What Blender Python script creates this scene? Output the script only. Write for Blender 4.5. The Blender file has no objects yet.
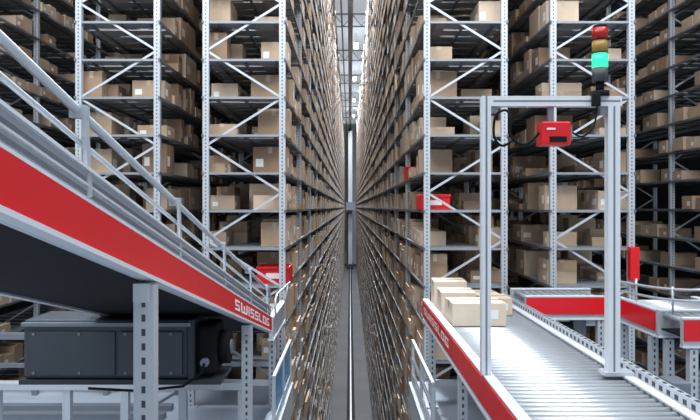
import bpy, math, random
from mathutils import Vector
random.seed(7)
S=bpy.context.scene
COL=S.collection
CZ=7.6; F=680.0
Y0=7.4
try:
    S.view_settings.view_transform='Standard'
except Exception: pass

# ---------------- materials ----------------
def newmat(name):
    m=bpy.data.materials.new(name); m.use_nodes=True
    nt=m.node_tree; b=nt.nodes['Principled BSDF']
    return m,nt,b
def noise_mat(name,c1,c2,rough=0.5,metal=0.0,scale=6.0,emit=None,es=0,alpha=1,spec=None):
    m,nt,b=newmat(name)
    tc=nt.nodes.new('ShaderNodeTexCoord'); n=nt.nodes.new('ShaderNodeTexNoise')
    n.inputs['Scale'].default_value=scale; n.inputs['Detail'].default_value=3
    r=nt.nodes.new('ShaderNodeMix'); r.data_type='RGBA'
    r.inputs['A'].default_value=(*c1,1); r.inputs['B'].default_value=(*c2,1)
    nt.links.new(tc.outputs['Object'],n.inputs['Vector'])
    nt.links.new(n.outputs['Fac'],r.inputs['Factor'])
    nt.links.new(r.outputs['Result'],b.inputs['Base Color'])
    b.inputs['Roughness'].default_value=rough; b.inputs['Metallic'].default_value=metal
    if spec is not None: b.inputs['Specular IOR Level'].default_value=spec
    if emit:
        b.inputs['Emission Color'].default_value=(*emit,1); b.inputs['Emission Strength'].default_value=es
    if alpha<1: b.inputs['Alpha'].default_value=alpha
    return m
M_STEEL=noise_mat('galvanised_steel',(.44,.475,.52),(.56,.595,.64),.45,.25,5)
M_SHELF=noise_mat('shelf_steel_shaded',(.22,.245,.275),(.32,.345,.375),.45,.2,5)  # galvanised steel with the rack shade put into a darker colour
M_EDGE=noise_mat('shelf_edge_steel',(.12,.13,.15),(.18,.195,.215),.5,.15,5)
M_ALU=noise_mat('aluminium_profile',(.49,.53,.58),(.61,.65,.70),.38,.35,3)
M_ALUD=noise_mat('aluminium_dark',(.17,.195,.23),(.24,.27,.31),.45,.4,4)
M_WHITE=noise_mat('white_paint',(.63,.67,.72),(.73,.77,.82),.4,0,3)
M_RED=noise_mat('red_cover',(.64,.006,.012),(.72,.010,.018),.35,0,2)
M_DARK=noise_mat('black_plastic',(.006,.007,.009),(.014,.015,.018),.75,0,6,spec=.12)
M_DGREY=noise_mat('dark_grey_paint',(.035,.042,.052),(.050,.058,.070),.5,0,4,spec=.3)
M_DRIVE=noise_mat('blue_grey_paint',(.042,.052,.067),(.060,.072,.090),.45,.1,3)
M_FLOOR=noise_mat('concrete_floor',(.10,.105,.112),(.15,.156,.163),.9,0,.7,spec=.1)
M_MEZZ=noise_mat('platform_deck',(.30,.35,.42),(.38,.43,.50),.5,0,1.5)
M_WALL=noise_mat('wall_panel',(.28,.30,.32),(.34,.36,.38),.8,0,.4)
M_WALLD=noise_mat('wall_panel_shaded',(.035,.04,.045),(.05,.055,.06),.8,0,.4)  # shade behind the racks put into a near-black wall colour
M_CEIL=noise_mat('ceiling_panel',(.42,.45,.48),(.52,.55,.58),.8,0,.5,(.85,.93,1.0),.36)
M_LAMP=noise_mat('lamp_tube',(1,1,1),(1,1,1),.5,0,1,(.95,.98,1.0),9)
M_TAPE=noise_mat('packing_tape',(.50,.39,.28),(.58,.47,.35),.25,0,4)
M_LABEL=noise_mat('paper_label',(.76,.76,.74),(.82,.82,.8),.6,0,4)
M_TEXT=noise_mat('white_lettering',(.92,.92,.92),(.96,.96,.96),.5,0,4)
M_BLUE=noise_mat('blue_panel',(.10,.38,.72),(.16,.46,.80),.15,0,2,alpha=.75)
M_GREEN=noise_mat('green_lens_lit',(.0,.35,.12),(.01,.45,.16),.2,0,2,(.03,1.0,.38),1.5)
M_REDL=noise_mat('red_lens',(.36,.006,.006),(.44,.010,.010),.2,0,2)
M_AMB=noise_mat('amber_lens',(.30,.18,.03),(.36,.22,.05),.2,0,2)
M_GREYP=noise_mat('grey_plastic',(.045,.048,.052),(.06,.064,.07),.5,0,2)
M_ROLL=noise_mat('roller_steel',(.51,.55,.59),(.61,.65,.69),.28,.5,2)
M_TRUSS=noise_mat('truss_steel',(.22,.24,.27),(.29,.31,.34),.5,.1,2)

def card_mat(name,island,pale=False):
    m,nt,b=newmat(name)
    if island:
        g=nt.nodes.new('ShaderNodeNewGeometry'); src=g.outputs['Random Per Island']
    else:
        g=nt.nodes.new('ShaderNodeObjectInfo'); src=g.outputs['Random']
    cr=nt.nodes.new('ShaderNodeValToRGB')
    e=cr.color_ramp.elements
    cs=[(.32,.205,.13),(.46,.325,.22),(.54,.40,.285),(.66,.53,.41)]
    if pale: cs=[(.66,.55,.43),(.69,.58,.46),(.72,.61,.49),(.75,.64,.52)]
    e[0].position=0;e[0].color=(*cs[0],1)
    e[1].position=1;e[1].color=(*cs[3],1)
    x=e.new(.3);x.color=(*cs[1],1)
    x=e.new(.7);x.color=(*cs[2],1)
    nt.links.new(src,cr.inputs['Fac'])
    tc=nt.nodes.new('ShaderNodeTexCoord'); n=nt.nodes.new('ShaderNodeTexNoise'); n.inputs['Scale'].default_value=9
    nt.links.new(tc.outputs['Object'],n.inputs['Vector'])
    mx=nt.nodes.new('ShaderNodeMix'); mx.data_type='RGBA'; mx.blend_type='MULTIPLY'; mx.inputs['Factor'].default_value=.2
    nt.links.new(cr.outputs['Color'],mx.inputs['A']); nt.links.new(n.outputs['Fac'],mx.inputs['B'])
    nt.links.new(mx.outputs['Result'],b.inputs['Base Color']); b.inputs['Roughness'].default_value=.8
    return m
M_CARD=card_mat('cardboard',False); M_CARDI=card_mat('cardboard_stock',True); M_CARDP=card_mat('pale_cardboard',False,True)

def perf_mat(name,freq,hw,dark,base=(.50,.54,.59,1)):
    m,nt,b=newmat(name)
    tc=nt.nodes.new('ShaderNodeTexCoord'); sp=nt.nodes.new('ShaderNodeSeparateXYZ')
    nt.links.new(tc.outputs['Object'],sp.inputs[0])
    def math_(op,a,bv):
        n=nt.nodes.new('ShaderNodeMath'); n.operation=op
        for i,v in enumerate((a,bv)):
            if v is None: continue
            if isinstance(v,(int,float)): n.inputs[i].default_value=v
            else: nt.links.new(v,n.inputs[i])
        return n.outputs[0]
    fz=math_('FRACT',math_('MULTIPLY',sp.outputs['Z'],freq),None)
    a=math_('LESS_THAN',fz,.5)
    ax=math_('LESS_THAN',math_('ABSOLUTE',sp.outputs['X'],None),hw)
    f=math_('MULTIPLY',a,ax)
    mx=nt.nodes.new('ShaderNodeMix'); mx.data_type='RGBA'
    mx.inputs['A'].default_value=base; mx.inputs['B'].default_value=dark
    nt.links.new(f,mx.inputs['Factor']); nt.links.new(mx.outputs['Result'],b.inputs['Base Color'])
    b.inputs['Roughness'].default_value=.45; b.inputs['Metallic'].default_value=.25
    return m
M_PERF=perf_mat('perforated_steel',20.0,.007,(.05,.055,.065,1))
M_PERFR=perf_mat('rack_upright_steel',25.0,.007,(.11,.115,.13,1),(.48,.515,.56,1))

# ---------------- builders ----------------
class MB:
    def __init__(s): s.v=[];s.f=[];s.m=[];s.sm=[]
    def hexa(s,p,mi=0):
        b=len(s.v); s.v+= [tuple(q) for q in p]
        for q in ((0,3,2,1),(4,5,6,7),(0,1,5,4),(1,2,6,5),(2,3,7,6),(3,0,4,7)):
            s.f.append(tuple(b+i for i in q)); s.m.append(mi); s.sm.append(False)
        return s
    def box(s,x0,x1,y0,y1,z0,z1,mi=0):
        return s.hexa([(x0,y0,z0),(x1,y0,z0),(x1,y1,z0),(x0,y1,z0),(x0,y0,z1),(x1,y0,z1),(x1,y1,z1),(x0,y1,z1)],mi)
    def slope(s,x0,x1,ya,yb,fn,o0,o1,mi=0):
        za,zb=fn(ya),fn(yb)
        return s.hexa([(x0,ya,za+o0),(x1,ya,za+o0),(x1,yb,zb+o0),(x0,yb,zb+o0),(x0,ya,za+o1),(x1,ya,za+o1),(x1,yb,zb+o1),(x0,yb,zb+o1)],mi)
    def beam(s,p0,p1,w,h,mi=0,up=(0,0,1)):
        p0=Vector(p0);p1=Vector(p1);d=(p1-p0).normalized();u=Vector(up)
        if abs(d.dot(u))>.95:u=Vector((0,1,0))
        a=d.cross(u).normalized()*w/2; b=a.cross(d).normalized()*h/2
        return s.hexa([p0-a-b,p0+a-b,p1+a-b,p1-a-b,p0-a+b,p0+a+b,p1+a+b,p1-a+b],mi)
    def tube(s,pts,r,mi=0,seg=10):
        pts=[Vector(p) for p in pts]; n=len(pts); b=len(s.v); prev=None
        for i,p in enumerate(pts):
            d=(pts[min(i+1,n-1)]-pts[max(i-1,0)]).normalized()
            if prev is None:
                u=Vector((0,0,1)) if abs(d.z)<.9 else Vector((1,0,0))
                a=d.cross(u).normalized()
            else:
                a=(prev-d*prev.dot(d)).normalized()
            prev=a; c=d.cross(a).normalized()
            for k in range(seg):
                t=2*math.pi*k/seg
                s.v.append(tuple(p+a*math.cos(t)*r+c*math.sin(t)*r))
        for i in range(n-1):
            for k in range(seg):
                k2=(k+1)%seg
                s.f.append((b+i*seg+k,b+i*seg+k2,b+(i+1)*seg+k2,b+(i+1)*seg+k)); s.m.append(mi); s.sm.append(True)
        s.f.append(tuple(b+k for k in range(seg))[::-1]); s.m.append(mi); s.sm.append(False)
        s.f.append(tuple(b+(n-1)*seg+k for k in range(seg))); s.m.append(mi); s.sm.append(False)
        return s
    def mesh(s,name,mats,o=(0,0,0)):
        me=bpy.data.meshes.new(name)
        ox,oy,oz=o
        me.from_pydata([(x-ox,y-oy,z-oz) for x,y,z in s.v],[],s.f)
        for m in mats: me.materials.append(m)
        me.polygons.foreach_set('material_index',s.m)
        me.polygons.foreach_set('use_smooth',s.sm)
        me.update()
        return me
def link(name,data,parent=None,loc=(0,0,0)):
    o=bpy.data.objects.new(name,data); COL.objects.link(o); o.location=loc
    if parent is not None: o.parent=parent
    return o
def thing(name,label,cat,loc,data=None,group=None,kind=None):
    o=link(name,data,None,loc)
    o['label']=label; o['category']=cat
    if group:o['group']=group
    if kind:o['kind']=kind
    if data is None:o.empty_display_size=.1
    return o
def part(name,mb,mats,parent,label=None,bevel=0):
    me=mb.mesh(name,mats,tuple(parent.location))
    o=link(name,me,parent)
    if label:o['label']=label
    if bevel: addbev(o,bevel)
    return o
def addbev(o,w):
    b=o.modifiers.new('bevel','BEVEL'); b.width=w; b.segments=2; b.limit_method='ANGLE'
def struct(name,mb,mats,label=None):
    o=link(name,mb.mesh(name,mats)); o['kind']='structure'
    if label:o['label']=label
    return o
# squared technical lettering, flat polygons
V=.27;H=.18
GL={'S':[(0,1,1-H,1),(0,V,.5,1-H),(0,1,.5-H/2,.5+H/2),(1-V,1,H,.5),(0,1,0,H)],
 'W':[(0,V,H,1),(1.5-V,1.5,H,1),(.75-V/2,.75+V/2,H,.8),(.06,1.44,0,H)],
 'I':[(0,V,0,1)],
 'L':[(0,V,H,1),(0,.95,0,H)],
 'O':[(0,1.05,1-H,1),(0,1.05,0,H),(0,V,H,1-H),(1.05-V,1.05,H,1-H)],
 'G':[(0,1.05,1-H,1),(0,1.05,0,H),(0,V,H,1-H),(1.05-V,1.05,H,.55),(.5,1.05,.55-H,.55)]}
GW={'S':1,'W':1.5,'I':V,'L':.95,'O':1.05,'G':1.05}
def place_text(s,org,ux,uy,un,parent,base,name='lettering'):
    gap=.26; tot=sum(GW[ch] for ch in s)+gap*(len(s)-1)
    vs=[];fs=[];x=0
    for ch in s:
        for (a,b,c,d) in GL[ch]:
            k=len(vs)
            for (px,py) in ((a,c),(b,c),(b,d),(a,d)):
                p=Vector(org)+Vector(ux)*((x+px)/tot)+Vector(uy)*py+Vector(un)*.0008-Vector(base)
                vs.append(tuple(p))
            fs.append((k,k+1,k+2,k+3))
        x+=GW[ch]+gap
    me=bpy.data.meshes.new(name); me.from_pydata(vs,[],fs); me.materials.append(M_TEXT)
    return link(name,me,parent)

# ---------------- structure ----------------
YE=91.0
struct('floor',MB().box(-9,9,-4,YE+1,-.2,0),[M_FLOOR],'grey concrete warehouse floor')
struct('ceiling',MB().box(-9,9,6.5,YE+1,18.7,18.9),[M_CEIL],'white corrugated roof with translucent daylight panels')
struct('wall_far',MB().box(-9,9,YE,YE+.3,0,18.7),[M_WALL],'pale grey panel wall closing the aisle')
struct('wall_left',MB().box(-9,-8.8,6.5,YE,0,18.7),[M_WALLD])  # unseen side walls, added to keep the gaps between racks dark
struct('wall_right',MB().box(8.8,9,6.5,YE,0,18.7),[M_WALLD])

tm=MB()
tm.box(-8.8,8.8,-.05,.05,.44,.52)
tm.box(-8.8,8.8,-.04,.04,-.26,-.20)
for i in range(17):
    a=-8.6+i*1.03
    tm.beam((a,0,-.2),(a+.5,0,.45),.04,.04); tm.beam((a+.5,0,.45),(a+1.03,0,-.2),.04,.04)
tme=tm.mesh('roof_truss',[M_TRUSS])
for i in range(9):
    thing('roof_truss','grey steel lattice truss spanning under the roof','roof truss',(0,12+i*9,18.18),tme,'trusses under the roof')
lm=MB().box(-.15,.15,-.8,.8,.03,.09,0).box(-.12,.12,-.77,.77,0,.03,1).box(-.01,.01,-.01,.01,.09,.93,0)
lme=lm.mesh('strip_lamp',[M_WHITE,M_LAMP])
LAMPY=[10+i*11 for i in range(7)]
for y in LAMPY:
    thing('strip_lamp','white strip light hung over the storage aisle','lamp',(.38,y,17.77),lme,'strip lights above the aisle')
o=thing('crane_floor_rail','steel running rail on a dark base along the aisle','rail',(0.03,0,0),None)
part('rail_base',MB().box(-.12,.18,Y0,YE-1,0.001,.05),[M_DARK],o)
part('rail_head',MB().box(.0,.06,Y0,YE-1,.05,.14),[M_STEEL],o)
thing('crane_top_rail','dark steel guide rail running above the aisle','rail',(0,0,0),
   MB().box(-.11,.15,Y0+1,YE-.5,17.3,17.5).mesh('crane_top_rail',[M_DGREY]))
thing('crane_power_rail','thin dark power rail running above the aisle','rail',(0,0,0),
   MB().box(-.46,-.38,Y0+1,YE-.5,17.1,17.2).mesh('crane_power_rail',[M_DGREY]))
cr=thing('stacker_crane','tall grey mast stacker crane standing at the end of the aisle','crane',(.03,84,.14))
part('mast',MB().box(-.22,.28,83.8,84.2,.5,17.2),[M_STEEL],cr)
part('mast',MB().box(-.14,.2,85.6,86,.5,17.2),[M_STEEL],cr)
part('base_carriage',MB().box(-.35,.41,83,87,.14,.6),[M_DGREY],cr,bevel=.02)
part('head_beam',MB().box(-.2,.26,83.6,86.2,17.0,17.28),[M_DGREY],cr)
part('lift_carriage',MB().box(-.5,.56,82.9,83.75,7.2,8.2).box(-.5,.56,82.2,82.9,7.2,7.35),[M_ALUD],cr)

# ---------------- racks ----------------
PITCH=.41; ZB=CZ-.03-18*PITCH
LEV=[ZB+k*PITCH for k in range(42)]
ZTOP=LEV[-1]+.35
FP=2.4; NF=35
def rack(xa,xb,nfr,ph,label):
    rk=thing('storage_rack',label,'storage rack',((xa+xb)/2,Y0,0),group='rows of storage racks')
    hw=(xb-xa)/2; L=(nfr-1)*FP
    u=MB(); t=.004; q=.033
    u.box(-q,q,-.03,-.026,0,ZTOP).box(-q,-q+t,-.026,.03,0,ZTOP).box(q-t,q,-.026,.03,0,ZTOP)
    ume=u.mesh('upright',[M_PERFR])
    b=MB(); step=.515; z=CZ+1.186-step*2*9; k=0
    while z+step<ZTOP:
        if z>0.05:
            lx,rx=(-hw+.04,hw-.04)
            if ph: lx,rx=rx,lx
            if k%2==0: b.beam((lx,.0,z),(rx,.0,z+step),.024,.02,0,(0,1,0))
            else: b.beam((rx,.0,z),(lx,.0,z+step),.024,.02,0,(0,1,0))
        z+=step;k+=1
    bme=b.mesh('diagonal_brace',[M_STEEL])
    for i in range(nfr):
        y=i*FP
        link('upright',ume,rk,(-hw+.035,y,0)); link('upright',ume,rk,(hw-.035,y,0))
        link('diagonal_brace',bme,rk,(0,y,0))
    s=MB()
    s.box(-hw-.004,-hw+.014,-.05,L+.05,-.03,0,1).box(hw-.014,hw+.004,-.05,L+.05,-.03,0,1)
    s.box(-hw+.07,hw-.07,-.03,-.01,-.028,-.004,0)
    n=int(L/.3)
    for i in range(n):
        y=.15+.3*i
        s.box(-hw,hw,y-.105,y+.105,-.012,0)
    for x in (-.02,-hw+.12,hw-.14):
        s.box(x,x+.025,.0,L,-.035,-.012,1)
    sme=s.mesh('shelf',[M_SHELF,M_EDGE])
    for z in LEV: link('shelf',sme,rk,(0,0,z))
    return rk
ROWS={'A':(-1.60,-.70),'B':(-2.98,-2.06),'D':(.80,1.71),'E':(2.17,3.09),'C':(-5.4,-4.48),'Fr':(4.60,5.5)}
lab='tall steel rack row full of cartons '
rack(*ROWS['A'],NF,True,lab+'along the central aisle')
rack(*ROWS['D'],NF,False,lab+'along the central aisle')
rack(*ROWS['B'],10,False,lab+'behind the aisle row')
rack(*ROWS['E'],10,True,lab+'behind the aisle row')
rack(*ROWS['C'],16,False,lab+'across a side aisle')
rack(*ROWS['Fr'],16,True,lab+'across a side aisle')

# ---------------- rack boxes ----------------
boxes=[]
def clear_frame(y,w):
    f=round((y+w/2-Y0)/FP)*FP+Y0
    for g in (f-FP,f,f+FP):
        if y<g+.05 and y+w>g-.05: return g+.06
    return None
def fill(row,cols,ymax,empty,reserved=()):
    xa,xb=ROWS[row]
    front=0 if row in('D','E','Fr') else 1
    side=row in('C','Fr'); aisle=row in('A','D')
    for li,z in enumerate(LEV[:-1]):
        for c in cols:
            y=Y0+.08+random.random()*.3
            while y<ymax:
                if random.random()<empty:
                    y+=random.uniform(.2,.9); continue
                w=random.choice((.16,.22,.26,.3,.34,.38,.42,.48,.55)); h=random.choice((.07,.10,.13,.16,.18,.21,.24,.27,.30,.33))
                if side: w=random.choice((.24,.28,.28,.32)); h=random.choice((.13,.15,.18,.18,.21))
                elif aisle and y>10: w=random.choice((.3,.34,.38,.42)); h=random.choice((.16,.21,.24,.27,.30))
                d=random.uniform(.26,.47) if c==front else random.uniform(.2,.38)
                g=clear_frame(y,w)
                if g: y=g; continue
                if abs(z-CZ)<.45*y+1.2:
                    o=random.uniform(-.02,.03) if y<12 else random.uniform(-.006,.02)
                    x=(xb-o-d/2) if c==1 else (xa+o+d/2)
                    if not any(r==row and l==li and y<b_ and y+w>a_ for r,l,a_,b_ in reserved):
                        n=random.choice((1,1,2)) if h<.14 and not side else 1
                        for q in range(n):
                            boxes.append((x,y+w/2,z+q*(h+.002),d,w,h,row,c))
                y+=w+random.choice((.01,.02,.03,.06))
reserved=[('D',18,7.4,8.1),('D',19,9.3,9.9),('A',16,7.4,8.1)]
fill('A',(1,),Y0+(NF-1)*FP-.2,.08,reserved); fill('D',(0,),Y0+(NF-1)*FP-.2,.08,reserved)
fill('A',(0,),Y0+16,.14,reserved); fill('D',(1,),Y0+16,.14,[])
fill('B',(0,1),Y0+17,.14); fill('E',(0,1),Y0+17,.14)
fill('C',(1,),Y0+34,.27); fill('Fr',(0,),Y0+34,.27)
def score(b):
    x,y,z,d,w,h,row,c=b
    px=350+x*F/y; py=207-(z+h/2-CZ)*F/y
    if not(-15<px<715 and -15<py<435): return 0
    s=(d*h+ .3*w*h)*(F/y)**2
    if row in('C','Fr'): s=(w*h*abs(x)/y+.2*d*h)*(F/y)**2
    if row in('A','B','D','E'): s*= 1 if y<Y0+1.2 else (.6 if y<Y0+2.4 else .3)
    return s
boxes.sort(key=score,reverse=True)
near=boxes[:300]; rest=boxes[300:]
cache={}
def bmesh_box(d,w,h):
    k=(round(d/.03),round(w,2),round(h,2),random.randint(0,3))
    if k in cache: return cache[k]
    d=k[0]*.03; e=.0012
    m=MB().box(-d/2,d/2,-w/2,w/2,0,h,0)
    m.box(-.024,.024,-w/2-e,w/2+e,h*.75,h+e,1)
    m.box(-d/2-e,d/2+e,-.0015,.0015,h-.003,h+e,1)
    if k[3] in(1,3): m.box(-d*.42,-d*.2,-w/2-e,-w/2,h*.25,h*.55,2)
    if k[3]>=1:
        m.box(d/2,d/2+e,-w*.35,-w*.05,h*.25,h*.6,2)
        m.box(-d/2-e,-d/2,-w*.35,-w*.05,h*.25,h*.6,2)
    me=m.mesh('cardboard_box',[M_CARD,M_TAPE,M_LABEL]); cache[k]=me
    return me
for (x,y,z,d,w,h,row,c) in near:
    o=thing('cardboard_box','brown taped cardboard carton standing on a rack shelf','cardboard box',(x,y,z+.001),bmesh_box(d-.015,w,h),'cartons on the rack shelves')
    o.rotation_euler[2]=random.uniform(-.01,.01)
sm=MB()
for (x,y,z,d,w,h,row,c) in rest:
    sm.box(x-d/2,x+d/2,y-w/2,y+w/2,z+.001,z+h)
    if (row in('C','Fr') and y<30 and (x*37%1)<.6) or (y<11 and (x*37%1)<.3):
        s=1 if row in('A','B','C') else -1
        xx=x+s*d/2
        sm.box(min(xx,xx+s*.0015),max(xx,xx+s*.0015),y-w*.3,y,z+h*.25,z+h*.6,1)
thing('cardboard_box_stock','thousands of brown cartons filling the rack shelves','cardboard boxes',(0,0,0),sm.mesh('cardboard_box_stock',[M_CARDI,M_LABEL]),'cartons on the rack shelves','stuff')

def tote(x,y,z,w,d,h):
    t=thing('plastic_crate','bright red plastic crate with white label on a rack shelf','crate',(x,y,z+.001),group='red crates in the racks')
    m=MB(); e=.012
    m.box(x-w/2,x+w/2,y-d/2,y+d/2,z,z+e)
    m.box(x-w/2,x-w/2+e,y-d/2,y+d/2,z+e,z+h).box(x+w/2-e,x+w/2,y-d/2,y+d/2,z+e,z+h)
    m.box(x-w/2+e,x+w/2-e,y-d/2,y-d/2+e,z+e,z+h).box(x-w/2+e,x+w/2-e,y+d/2-e,y+d/2,z+e,z+h)
    m.box(x-w/2-.008,x+w/2+.008,y-d/2-.012,y-d/2,z+h-.03,z+h)
    part('crate_body',m,[M_RED],t,bevel=.003)
    part('crate_label',MB().box(x-w*.22,x+w*.22,y-d/2-.003,y-d/2,z+h*.3,z+h*.62),[M_LABEL],t)
tote(.80+.14,7.75,LEV[18],.33,.5,.17)
tote(.80+.13,9.6,LEV[19],.30,.42,.18)
tote(-.70-.15,7.72,LEV[16],.36,.4,.19)
sg=thing('call_box','small red metal box fixed to a rack upright','box',(3.05,7.33,CZ-.6))
part('box_body',MB().box(3.0,3.1,7.27,7.362,CZ-.79,CZ-.43),[M_RED],sg,bevel=.008)
part('box_bracket',MB().box(3.03,3.07,7.36,7.368,CZ-.75,CZ-.47),[M_STEEL],sg)

# ---------------- mezzanine ----------------
MZ=CZ-1.85
def platform(x0,x1,label):
    p=thing('steel_platform',label,'platform',((x0+x1)/2,3,MZ),group='working platforms')
    part('deck',MB().box(x0,x1,-2,7.2,MZ-.06,MZ),[M_MEZZ],p)
    xe=x1-.12 if x1<0 else x0
    part('edge_beam',MB().box(x0,x1,7.06,7.2,MZ-.3,MZ-.06),[M_ALU],p)
    part('edge_beam',MB().box(xe,xe+.12,-2,7.05,MZ-.3,MZ-.06),[M_ALU],p)
    for xx in (x0+.3,x1-.3):
        for yy in (0,6.9):
            part('column',MB().box(xx-.1,xx+.1,yy-.1,yy+.1,0,MZ-.3),[M_DGREY],p)
platform(-6.2,-.60,'raised steel work platform with pale blue-grey deck')
platform(.62,6.2,'raised steel work platform with pale blue-grey deck')

def guard(x,ya,yb,blue,label):
    g=thing('edge_guard',label,'guard rail',(x,ya,MZ),group='guards at the aisle edge')
    top=MZ+.46
    part('top_rail',MB().box(x-.015,x+.015,ya,yb,top-.03,top),[M_ALU],g,bevel=.005)
    part('toe_board',MB().box(x-.01,x+.01,ya,yb,MZ+.001,MZ+.10),[M_ALU],g)
    for i in range(3):
        yy=ya+.02+(yb-ya-.04)*i/2
        part('post',MB().box(x-.015,x+.015,yy-.015,yy+.015,MZ,top-.03),[M_ALU],g)
    if blue: part('panel',MB().box(x-.006,x+.006,ya+.05,yb-.05,MZ+.105,MZ+.42),[M_BLUE],g,'translucent light blue panel')
    else: part('middle_rail',MB().box(x-.012,x+.012,ya,yb,MZ+.24,MZ+.27),[M_ALU],g)
guard(-.63,5.6,7.15,True,'white edge guard with translucent blue panels beside the aisle')
guard(.66,5.4,7.15,False,'metal edge guard rail beside the aisle')

# ---------------- left inclined conveyor ----------------
fn=lambda Y:7.714-.235*(Y-1.36)
ya,yb=.35,6.0
XN=-.70; XF=-1.45
c=thing('belt_conveyor','inclined belt conveyor with aluminium sides and red side strip','conveyor',(-1.08,3,MZ))
part('side_frame',MB().slope(XN-.04,XN,ya,yb,fn,-.13,.085),[M_ALU],c)
for a,b_,o0,o1 in ((XN-.045,XN+.012,.085,.094),(XN-.001,XN+.007,.045,.051),(XN-.001,XN+.010,.001,.010),(XN-.02,XN+.018,-.131,-.117)):
    part('frame_lip',MB().slope(a,b_,ya,yb,fn,o0,o1),[M_WHITE],c)
for o0,o1 in ((.058,.068),(.022,.034)):
    part('frame_groove',MB().slope(XN-.001,XN+.002,ya,yb,fn,o0,o1),[M_ALUD],c)
red=part('side_strip',MB().slope(XN,XN+.010,ya,yb,fn,-.115,0),[M_RED],c,'bright red strip with white lettering')
part('side_frame',MB().slope(XF-.04,XF,ya,yb,fn,-.13,.095),[M_ALU],c)
part('belt',MB().slope(XF,XN-.04,ya,yb,fn,.03,.04),[M_DARK],c,'black conveyor belt')
part('underside_pan',MB().slope(XF,XN-.04,ya,yb,fn,-.12,-.105),[M_DARK],c)
part('end_roller',MB().tube([(XF,yb-.03,fn(yb)+.005),(XN-.04,yb-.03,fn(yb)+.005)],.033,seg=16),[M_ROLL],c)
for xx in (XN-.02,XF-.02):
    for off,r in ((.244,.0125),(.165,.008)):
        part('guide_rail',MB().tube([(xx,ya,fn(ya)+off),(xx,yb,fn(yb)+off),(xx,yb+.06,fn(yb)+off-.04),(xx,yb+.08,fn(yb)+off-.12)],r),[M_ALU],c)
    s=1 if xx>-1 else -1
    for y in (.9,1.82,2.8,3.8,4.8,5.75):
        part('rail_bracket',MB().beam((xx+s*.022,y,fn(y)+.02),(xx+s*.022,y-.03,fn(y)+.24),.010,.026),[M_ALU],c)
        part('bracket_clamp',MB().box(xx-.016,xx+s*.028 if s>0 else xx+.016,y-.04,y-.01,fn(y)+.228,fn(y)+.262),[M_ALU],c)
place_text('SWISSLOG',(XN+.010,4.08,fn(4.08)-.089),(0,1.72,-.235*1.72),(0,0,.064),(1,0,0),red,c.location)
def perf_leg(x,y,ztop,par,w=.07):
    l=MB(); t=.005; hw=w/2
    l.box(-hw,hw,-.03,-.03+t,0,ztop-MZ-.01).box(-hw,-hw+t,-.03+t,.03,0,ztop-MZ-.01).box(hw-t,hw,-.03+t,.03,0,ztop-MZ-.01)
    l.box(-.06,.06,-.06,.06,0,.012,1)
    me=l.mesh('leg',[M_PERF,M_STEEL]); b=par.location
    return link('leg',me,par,(x-b.x,y-b.y,MZ-b.z))
for y in (2.4,4.76):
    for x in (XN-.02,XF-.02):
        perf_leg(x,y,fn(y)-.13,c)
    part('cross_bar',MB().box(XF+.015,XN-.055,y-.02,y+.02,MZ+.25,MZ+.30),[M_ALU],c)
    part('mounting_plate',MB().box(XN-.05,XN+.004,y-.05,y+.05,fn(y)-.2,fn(y)-.135),[M_ALU],c)
# drive unit
d=thing('conveyor_drive','blue-grey drive housing with black motor under the conveyor','motor',(-1.3,4.05,CZ-1.04))
part('housing',MB().box(-1.90,-.93,3.95,4.3,CZ-1.0,CZ-.655),[M_DRIVE],d,bevel=.02)
part('cover_plate',MB().box(-1.86,-1.36,3.938,3.952,CZ-.975,CZ-.72),[M_DRIVE],d,bevel=.006)
part('cover_plate',MB().box(-1.34,-.97,3.932,3.952,CZ-.975,CZ-.72),[M_DRIVE],d,bevel=.006)
part('top_edge',MB().box(-1.90,-.92,3.925,3.95,CZ-.69,CZ-.67),[M_ALUD],d)
part('base_rail',MB().box(-1.92,-.75,3.94,4.3,CZ-1.03,CZ-1.002),[M_DGREY],d)
part('flange',MB().box(-.94,-.90,3.93,4.32,CZ-1.0,CZ-.65),[M_DGREY],d,bevel=.008)
part('motor',MB().box(-.90,-.78,3.96,4.24,CZ-.98,CZ-.69),[M_DARK],d,bevel=.03)
part('motor_end',MB().tube([(-.78,4.1,CZ-.84),(-.72,4.1,CZ-.84)],.10,seg=28),[M_DARK],d)
part('fan_cover',MB().tube([(-.72,4.1,CZ-.84),(-.71,4.1,CZ-.84)],.045,seg=20),[M_ALUD],d)
part('connector_plug',MB().tube([(-.84,3.96,CZ-.9),(-.84,3.92,CZ-.9)],.025,seg=16),[M_ALUD],d)
part('power_cable',MB().tube([(-.84,3.93,CZ-.9),(-.85,3.88,CZ-.95),(-.95,3.87,CZ-1.02),(-1.2,3.88,CZ-1.05),(-1.5,3.9,CZ-1.04)],.008,seg=8),[M_DARK],d)
for i in range(4):
    for zz in (-.735,-.96):
        xx=-1.83+i*.265
        part('bolt',MB().tube([(xx,3.935,CZ+zz),(xx,3.926,CZ+zz)],.008,seg=8),[M_ALUD],d)
part('hanger',MB().box(-1.3,-1.24,4.0,4.2,CZ-.66,fn(4.2)-.12),[M_ALU],d)

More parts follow.
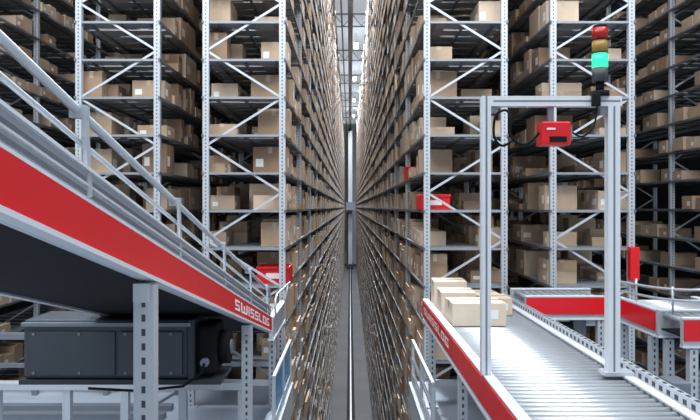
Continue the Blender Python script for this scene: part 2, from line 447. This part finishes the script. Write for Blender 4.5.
st=thing('support_frame','grey steel support frame standing under the conveyor','frame',(-2.0,5.3,MZ))
part('top_beam',MB().box(-3.4,-.78,5.26,5.34,CZ-1.42,CZ-1.36),[M_ALU],st,bevel=.006)
for x in (-3.3,-2.75,-2.2,-1.75,-1.3,-.84):
    part('post',MB().box(x-.03,x+.03,5.27,5.33,MZ,CZ-1.42),[M_ALU],st)
part('lower_beam',MB().box(-3.4,-.78,5.28,5.32,MZ+.12,MZ+.17),[M_ALUD],st)
for x0,x1 in ((-3.27,-2.78),(-1.72,-1.33)):
    part('diagonal',MB().beam((x0,5.3,MZ+.18),(x1,5.3,CZ-1.43),.02,.03,0,(0,1,0)),[M_ALUD],st)
st2=thing('support_frame','low grey steel frame standing at the rack front','frame',(-2.2,6.7,MZ))
part('top_beam',MB().box(-3.9,-1.6,6.66,6.74,CZ-1.30,CZ-1.24),[M_ALUD],st2)
part('middle_beam',MB().box(-3.9,-1.6,6.68,6.72,CZ-1.58,CZ-1.54),[M_ALUD],st2)
for x in (-3.8,-3.1,-2.4,-1.7):
    part('post',MB().box(x-.025,x+.025,6.67,6.73,MZ,CZ-1.30),[M_ALUD],st2)
for y in (5.65,5.9,6.15):
    thing('cable_tray','thin grey cable tray lying along the platform','cable tray',(0,0,0),
      MB().box(-3.9,-1.62,y,y+.10,MZ+.001,MZ+.05).mesh('cable_tray',[M_ALUD]),'cable trays on the platform')

# ---------------- roller conveyor ----------------
def roller_conveyor(name,label,x0,x1,y0,y1,top,redside,legs,axis='Y',pitch=.070):
    cx,cy=(x0+x1)/2,(y0+y1)/2
    c=thing(name,label,'conveyor',(cx,cy,MZ))
    th=.04
    def sw(m,a0,a1,b0,b1,z0,z1,mi=0):
        if axis=='Y': m.box(a0,a1,b0,b1,z0,z1,mi)
        else: m.box(b0,b1,a0,a1,z0,z1,mi)
        return m
    A0,A1,B0,B1=(x0,x1,y0,y1) if axis=='Y' else (y0,y1,x0,x1)
    for side in (0,1):
        a=A0 if side==0 else A1-th
        part('side_frame',sw(MB(),a,a+th,B0,B1,top-.19,top),[M_ALU],c)
        part('frame_lip',sw(MB(),a-.008,a+th+.008,B0,B1,top,top+.010),[M_WHITE],c)
        part('frame_lip',sw(MB(),a-.008,a+th+.008,B0,B1,top-.205,top-.19),[M_WHITE],c)
        if (side==0 and redside=='lo') or (side==1 and redside=='hi'):
            e0,e1=(A0-.012,A0) if side==0 else (A1,A1+.012)
            part('side_strip',sw(MB(),e0,e1,B0+.005,B1-.005,top-.155,top-.008),[M_RED],c,'bright red strip')
    n=int((B1-B0-.06)/pitch)
    rm=MB()
    if axis=='Y': rm.tube([(A0+th-cx,0,0),(A1-th-cx,0,0)],.021,seg=12)
    else: rm.tube([(0,A0+th-cy,0),(0,A1-th-cy,0)],.021,seg=12)
    rme=rm.mesh('roller',[M_ROLL])
    for i in range(n):
        b=B0+.05+pitch*i
        loc=(0,b-cy,top-.026-MZ) if axis=='Y' else (b-cx,0,top-.026-MZ)
        link('roller',rme,c,loc)
    part('drip_tray',sw(MB(),A0+th,A1-th,B0+.02,B1-.02,top-.14,top-.13),[M_DARK],c)
    for b in legs:
        for a in (A0+.03,A1-.03):
            (perf_leg(a,b,top-.205,c,.06) if axis=='Y' else perf_leg(b,a,top-.205,c,.06))
        if axis=='Y': part('cross_bar',MB().box(A0+.061,A1-.061,b-.02,b+.02,MZ+.2,MZ+.25),[M_ALU],c)
        else: part('cross_bar',MB().box(b-.02,b+.02,A0+.061,A1-.061,MZ+.2,MZ+.25),[M_ALU],c)
    return c
TOP=CZ-.92
main=roller_conveyor('roller_conveyor','straight roller conveyor with red side strip carrying cartons',.73,1.52,1.9,6.75,TOP,'lo',(2.6,4.6,6.3))
rs=[o for o in main.children if o.name.startswith('side_strip')][0]
place_text('SWISSLOG',(.718,6.60,TOP-.112),(0,-1.65,0),(0,0,.066),(-1,0,0),rs,main.location)
part('guide_profile',MB().box(1.53,1.565,2.0,6.7,TOP-.02,TOP+.055),[M_ALU],main)
m=MB()
for i in range(58):
    y=2.05+i*.08; m.box(1.5285,1.5315,y,y+.035,TOP+.016,TOP+.040); m.box(1.539,1.556,y,y+.035,TOP+.0545,TOP+.0565)
part('slot',m,[M_DGREY],main)['kind']='stuff'
part('cable_duct',MB().box(1.578,1.65,2.0,5.9,TOP-.14,TOP-.03),[M_ALU],main,bevel=.005)
for y in (2.7,3.4,4.1,4.8,5.5): part('duct_bracket',MB().box(1.5655,1.60,y,y+.05,TOP-.03,TOP+.02),[M_DARK],main)

roller_conveyor('roller_conveyor','cross roller conveyor with long red front strip',1.58,2.365,6.12,6.72,TOP+.11,'lo',(1.7,2.26),axis='X')
roller_conveyor('roller_conveyor','short roller conveyor section with red side strip',2.385,3.1,5.30,6.10,TOP+.11,'lo',(5.42,6.02))
low=roller_conveyor('roller_conveyor','level roller conveyor with red front strip and tube guides',2.37,4.2,4.84,5.26,TOP+.12,'lo',(2.45,3.6),axis='X')
def curve_pts(ctrl,n=8):
    P=[Vector(p) for p in ctrl]; out=[]
    for i in range(len(P)-1):
        p0=P[max(i-1,0)];p1=P[i];p2=P[i+1];p3=P[min(i+2,len(P)-1)]
        for k in range(n):
            t=k/n
            out.append(.5*((2*p1)+(-p0+p2)*t+(2*p0-5*p1+4*p2-p3)*t*t+(-p0+3*p1-3*p2+p3)*t**3))
    out.append(P[-1]); return out
g=thing('curved_guide_rail','bent aluminium tube guide rails on a conveyor','guide rail',(2.5,5.0,TOP+.12))
for dz in (.0,.08):
    part('rail',MB().tube(curve_pts([(2.40,6.0,CZ-.74+dz),(2.40,5.7,CZ-.73+dz),(2.40,5.3,CZ-.71+dz),(2.48,5.0,CZ-.69+dz),(2.66,4.88,CZ-.67+dz),(3.3,4.87,CZ-.66+dz)]),.010),[M_ALU],g)
part('rail',MB().tube(curve_pts([(2.72,5.22,CZ-.788),(2.72,5.22,CZ-.60),(2.85,5.2,CZ-.54),(3.4,5.2,CZ-.54)]),.010),[M_ALU],g)
for (x,y) in ((2.40,5.7),(2.43,5.12),(2.66,4.88)):
    part('post',MB().tube([(x,y,CZ-.787),(x,y,CZ-.60)],.009),[M_ALU],g)
roller_conveyor('roller_conveyor','level white transfer conveyor feeding the rack',-1.5,-.69,6.12,7.2,CZ-1.0,None,(6.3,7.05))
g=thing('guide_rail','thin aluminium guide rail beside a transfer conveyor','guide rail',(-.6,6.3,CZ-.95))
part('rail',MB().tube([(-.675,6.15,CZ-.989),(-.675,6.15,CZ-.84),(-.67,6.25,CZ-.80),(-.64,7.25,CZ-.80)],.010),[M_ALU],g)
part('post',MB().tube([(-.68,7.1,CZ-.989),(-.645,7.1,CZ-.80)],.009),[M_ALU],g)

cb=thing('control_box','grey metal control box with green and red buttons','control box',(2.24,4.7,MZ))
part('cabinet',MB().box(2.18,2.31,4.6,4.8,MZ+.42,MZ+.66),[M_ALUD],cb,bevel=.008)
part('stand',MB().box(2.22,2.26,4.68,4.74,MZ+.012,MZ+.42),[M_ALU],cb)
part('base_plate',MB().box(2.16,2.32,4.63,4.79,MZ,MZ+.012),[M_ALU],cb)
part('button',MB().tube([(2.22,4.6,MZ+.58),(2.22,4.58,MZ+.58)],.015),[M_GREEN],cb,'green push button')
part('button',MB().tube([(2.27,4.6,MZ+.58),(2.27,4.58,MZ+.58)],.015),[M_RED],cb,'red push button')
for (x,y,z) in ((1.95,6.3,CZ-1.12),(2.7,5.62,CZ-1.12),(2.75,5.05,CZ-1.15)):
    m_=thing('gear_motor','small dark grey gear motor beneath a conveyor','motor',(x,y,z),group='gear motors under the conveyors')
    part('motor_body',MB().tube([(x-.16,y,z),(x+.10,y,z)],.06,seg=20),[M_DGREY],m_)
    part('gear_case',MB().box(x+.10,x+.22,y-.06,y+.06,z-.07,z+.12),[M_ALUD],m_,bevel=.01)
    part('fan_cap',MB().tube([(x-.20,y,z),(x-.16,y,z)],.05,seg=20),[M_DARK],m_)

# ---------------- gantry ----------------
GY=3.7
g=thing('scanner_gantry','portal frame of aluminium profiles over the conveyor','frame',(1.09,GY,TOP))
def prof_post(x0,x1,z0,z1,y=GY,w=.028):
    m=MB().box(x0,x1,y-w,y+w,z0,z1)
    xm=(x0+x1)/2
    m.box(xm-.005,xm+.005,y-w-.001,y-w,z0,z1,1)
    return m
part('post',prof_post(.712,.762,TOP+.011,CZ+.6),[M_WHITE,M_ALUD],g)
part('post',prof_post(1.395,1.46,TOP+.013,CZ+.545),[M_WHITE,M_ALUD],g)
m=MB().box(.762,1.47,GY-.028,GY+.028,CZ+.545,CZ+.6); m.box(.775,1.46,GY-.029,GY-.028,CZ+.568,CZ+.577,1)
part('cross_bar',m,[M_WHITE,M_ALUD],g)
part('corner_bracket',MB().box(.762,.80,GY-.02,GY+.02,CZ+.51,CZ+.545),[M_ALUD],g)
part('corner_bracket',MB().box(1.355,1.395,GY-.02,GY+.02,CZ+.50,CZ+.545),[M_ALUD],g)
part('foot',MB().box(1.37,1.53,GY-.05,GY+.05,TOP+.0105,TOP+.03),[M_ALU],g)
t=thing('signal_tower','stacked signal light, green lit beneath amber and red','signal light',(1.36,GY,CZ+.6))
X=1.36
def cyl(z0,z1,r,s=20): return MB().tube([(X,GY,CZ+z0),(X,GY,CZ+z1)],r,seg=s)
part('mounting_foot',cyl(.6,.63,.05),[M_DARK],t); part('pole',cyl(.63,.68,.022),[M_DARK],t)
part('tower_base',cyl(.68,.755,.042),[M_GREYP],t)
part('green_lens',cyl(.757,.832,.042),[M_GREEN],t,'glowing green lens')
part('amber_lens',cyl(.836,.905,.042),[M_AMB],t); part('red_lens',cyl(.909,.972,.042),[M_REDL],t)
part('separator',cyl(.832,.836,.044),[M_DARK],t); part('separator',cyl(.905,.909,.044),[M_DARK],t)
part('cap',cyl(.972,.985,.038),[M_DARK],t)
part('cable_box',MB().box(1.30,1.345,GY-.06,GY-.03,CZ+.54,CZ+.61),[M_DARK],t,bevel=.006)
s=thing('barcode_scanner','red barcode scanner hanging from the portal frame','scanner',(1.1,GY,CZ+.4))
part('housing',MB().box(1.02,1.175,GY-.09,GY+.03,CZ+.33,CZ+.455),[M_RED],s,bevel=.008)
part('scan_window',MB().box(1.06,1.15,GY-.094,GY-.089,CZ+.345,CZ+.375),[M_DARK],s)
part('nameplate',MB().box(1.045,1.09,GY-.094,GY-.089,CZ+.41,CZ+.42),[M_LABEL],s)
part('hanging_bracket',MB().box(1.075,1.105,GY-.015,GY+.015,CZ+.455,CZ+.545),[M_ALUD],s)
part('side_connector',MB().box(1.175,1.20,GY-.03,GY+.03,CZ+.36,CZ+.44),[M_ALUD],s)
part('cable',MB().tube(curve_pts([(1.02,GY-.03,CZ+.40),(.97,GY-.04,CZ+.35),(.91,GY-.05,CZ+.34),(.86,GY-.05,CZ+.39),(.865,GY-.05,CZ+.47),(.84,GY-.04,CZ+.52),(.79,GY-.04,CZ+.50),(.775,GY-.035,CZ+.44),(.78,GY-.035,CZ+.37),(.82,GY-.04,CZ+.33),(.88,GY-.045,CZ+.36)]),.007,seg=8),[M_DARK],s)
part('cable',MB().tube(curve_pts([(1.19,GY,CZ+.42),(1.25,GY-.03,CZ+.38),(1.31,GY-.035,CZ+.43),(1.33,GY-.035,CZ+.52),(1.33,GY-.036,CZ+.56)]),.005,seg=8),[M_DARK],s)

# ---------------- cartons on conveyor ----------------
def carton(x,y,w,d,h,rot,z=TOP-.005,lab='pale brown taped carton on the roller conveyor'):
    c=thing('cardboard_box',lab,'cardboard box',(x,y,z),group='cartons on the conveyor')
    c.rotation_euler[2]=rot
    me=MB().box(-w/2,w/2,-d/2,d/2,0,h).mesh('carton_body',[M_CARDP]); o=link('carton_body',me,c); addbev(o,.004)
    e=.0015
    m=MB().box(-w/2-e,w/2+e,-.03,.03,h-.06,h+e); link('tape',m.mesh('tape',[M_TAPE]),c)
    m=MB().box(w*.1,w*.35,-d/2-.002,-d/2,h*.3,h*.7); link('shipping_label',m.mesh('shipping_label',[M_LABEL]),c)
carton(1.0,5.45,.42,.36,.18,.02)
carton(.93,5.95,.30,.38,.20,-.03)
carton(1.25,5.93,.26,.30,.15,.02)
carton(.93,6.42,.30,.34,.24,-.04)
carton(1.25,6.38,.24,.30,.13,.04)

# ---------------- lights ----------------
w=bpy.data.worlds.new('world'); S.world=w; w.use_nodes=True
bg=w.node_tree.nodes['Background']; bg.inputs[0].default_value=(.80,.90,1,1); bg.inputs[1].default_value=.56
def area(name,loc,sx,sy,e,rot=(0,0,0),col=(.93,.965,1)):
    l=bpy.data.lights.new(name,'AREA'); l.shape='RECTANGLE'; l.size=sx; l.size_y=sy; l.energy=e; l.color=col
    o=bpy.data.objects.new(name,l); COL.objects.link(o); o.location=loc; o.rotation_euler=rot
    return o
for y in LAMPY:
    area('aisle_light',(.38,y,17.76),.24,1.54,1700)
area('hall_fill',(0,1.5,13.5),9,6,660,(math.radians(12),0,0))  # added fill over the platform, not a modelled fixture
area('rack_front_fill',(-2.6,4.2,12.0),3,1,150,(math.radians(48),0,0))  # added pair of fills to brighten the rack ends
area('rack_front_fill',(2.6,4.2,12.0),3,1,150,(math.radians(48),0,0))
for y in (10,22):
    area('side_aisle_fill',(-3.73,y,16.5),.8,4,380); area('side_aisle_fill',(3.85,y,16.5),.8,4,380)  # added fills so the outer racks show lit depth
for x in (-1.83,1.94):
    area('flue_fill',(x,10,17.6),.2,5,200)  # added fill between back-to-back rows to lighten the bays

cam=bpy.data.cameras.new('camera'); co=bpy.data.objects.new('camera',cam); COL.objects.link(co)
co.location=(0,0,CZ); co.rotation_euler=(math.pi/2,0,0)
cam.sensor_width=36; cam.lens=36*F/700; cam.shift_y=-3/700; cam.clip_start=.05; cam.clip_end=200
S.camera=co
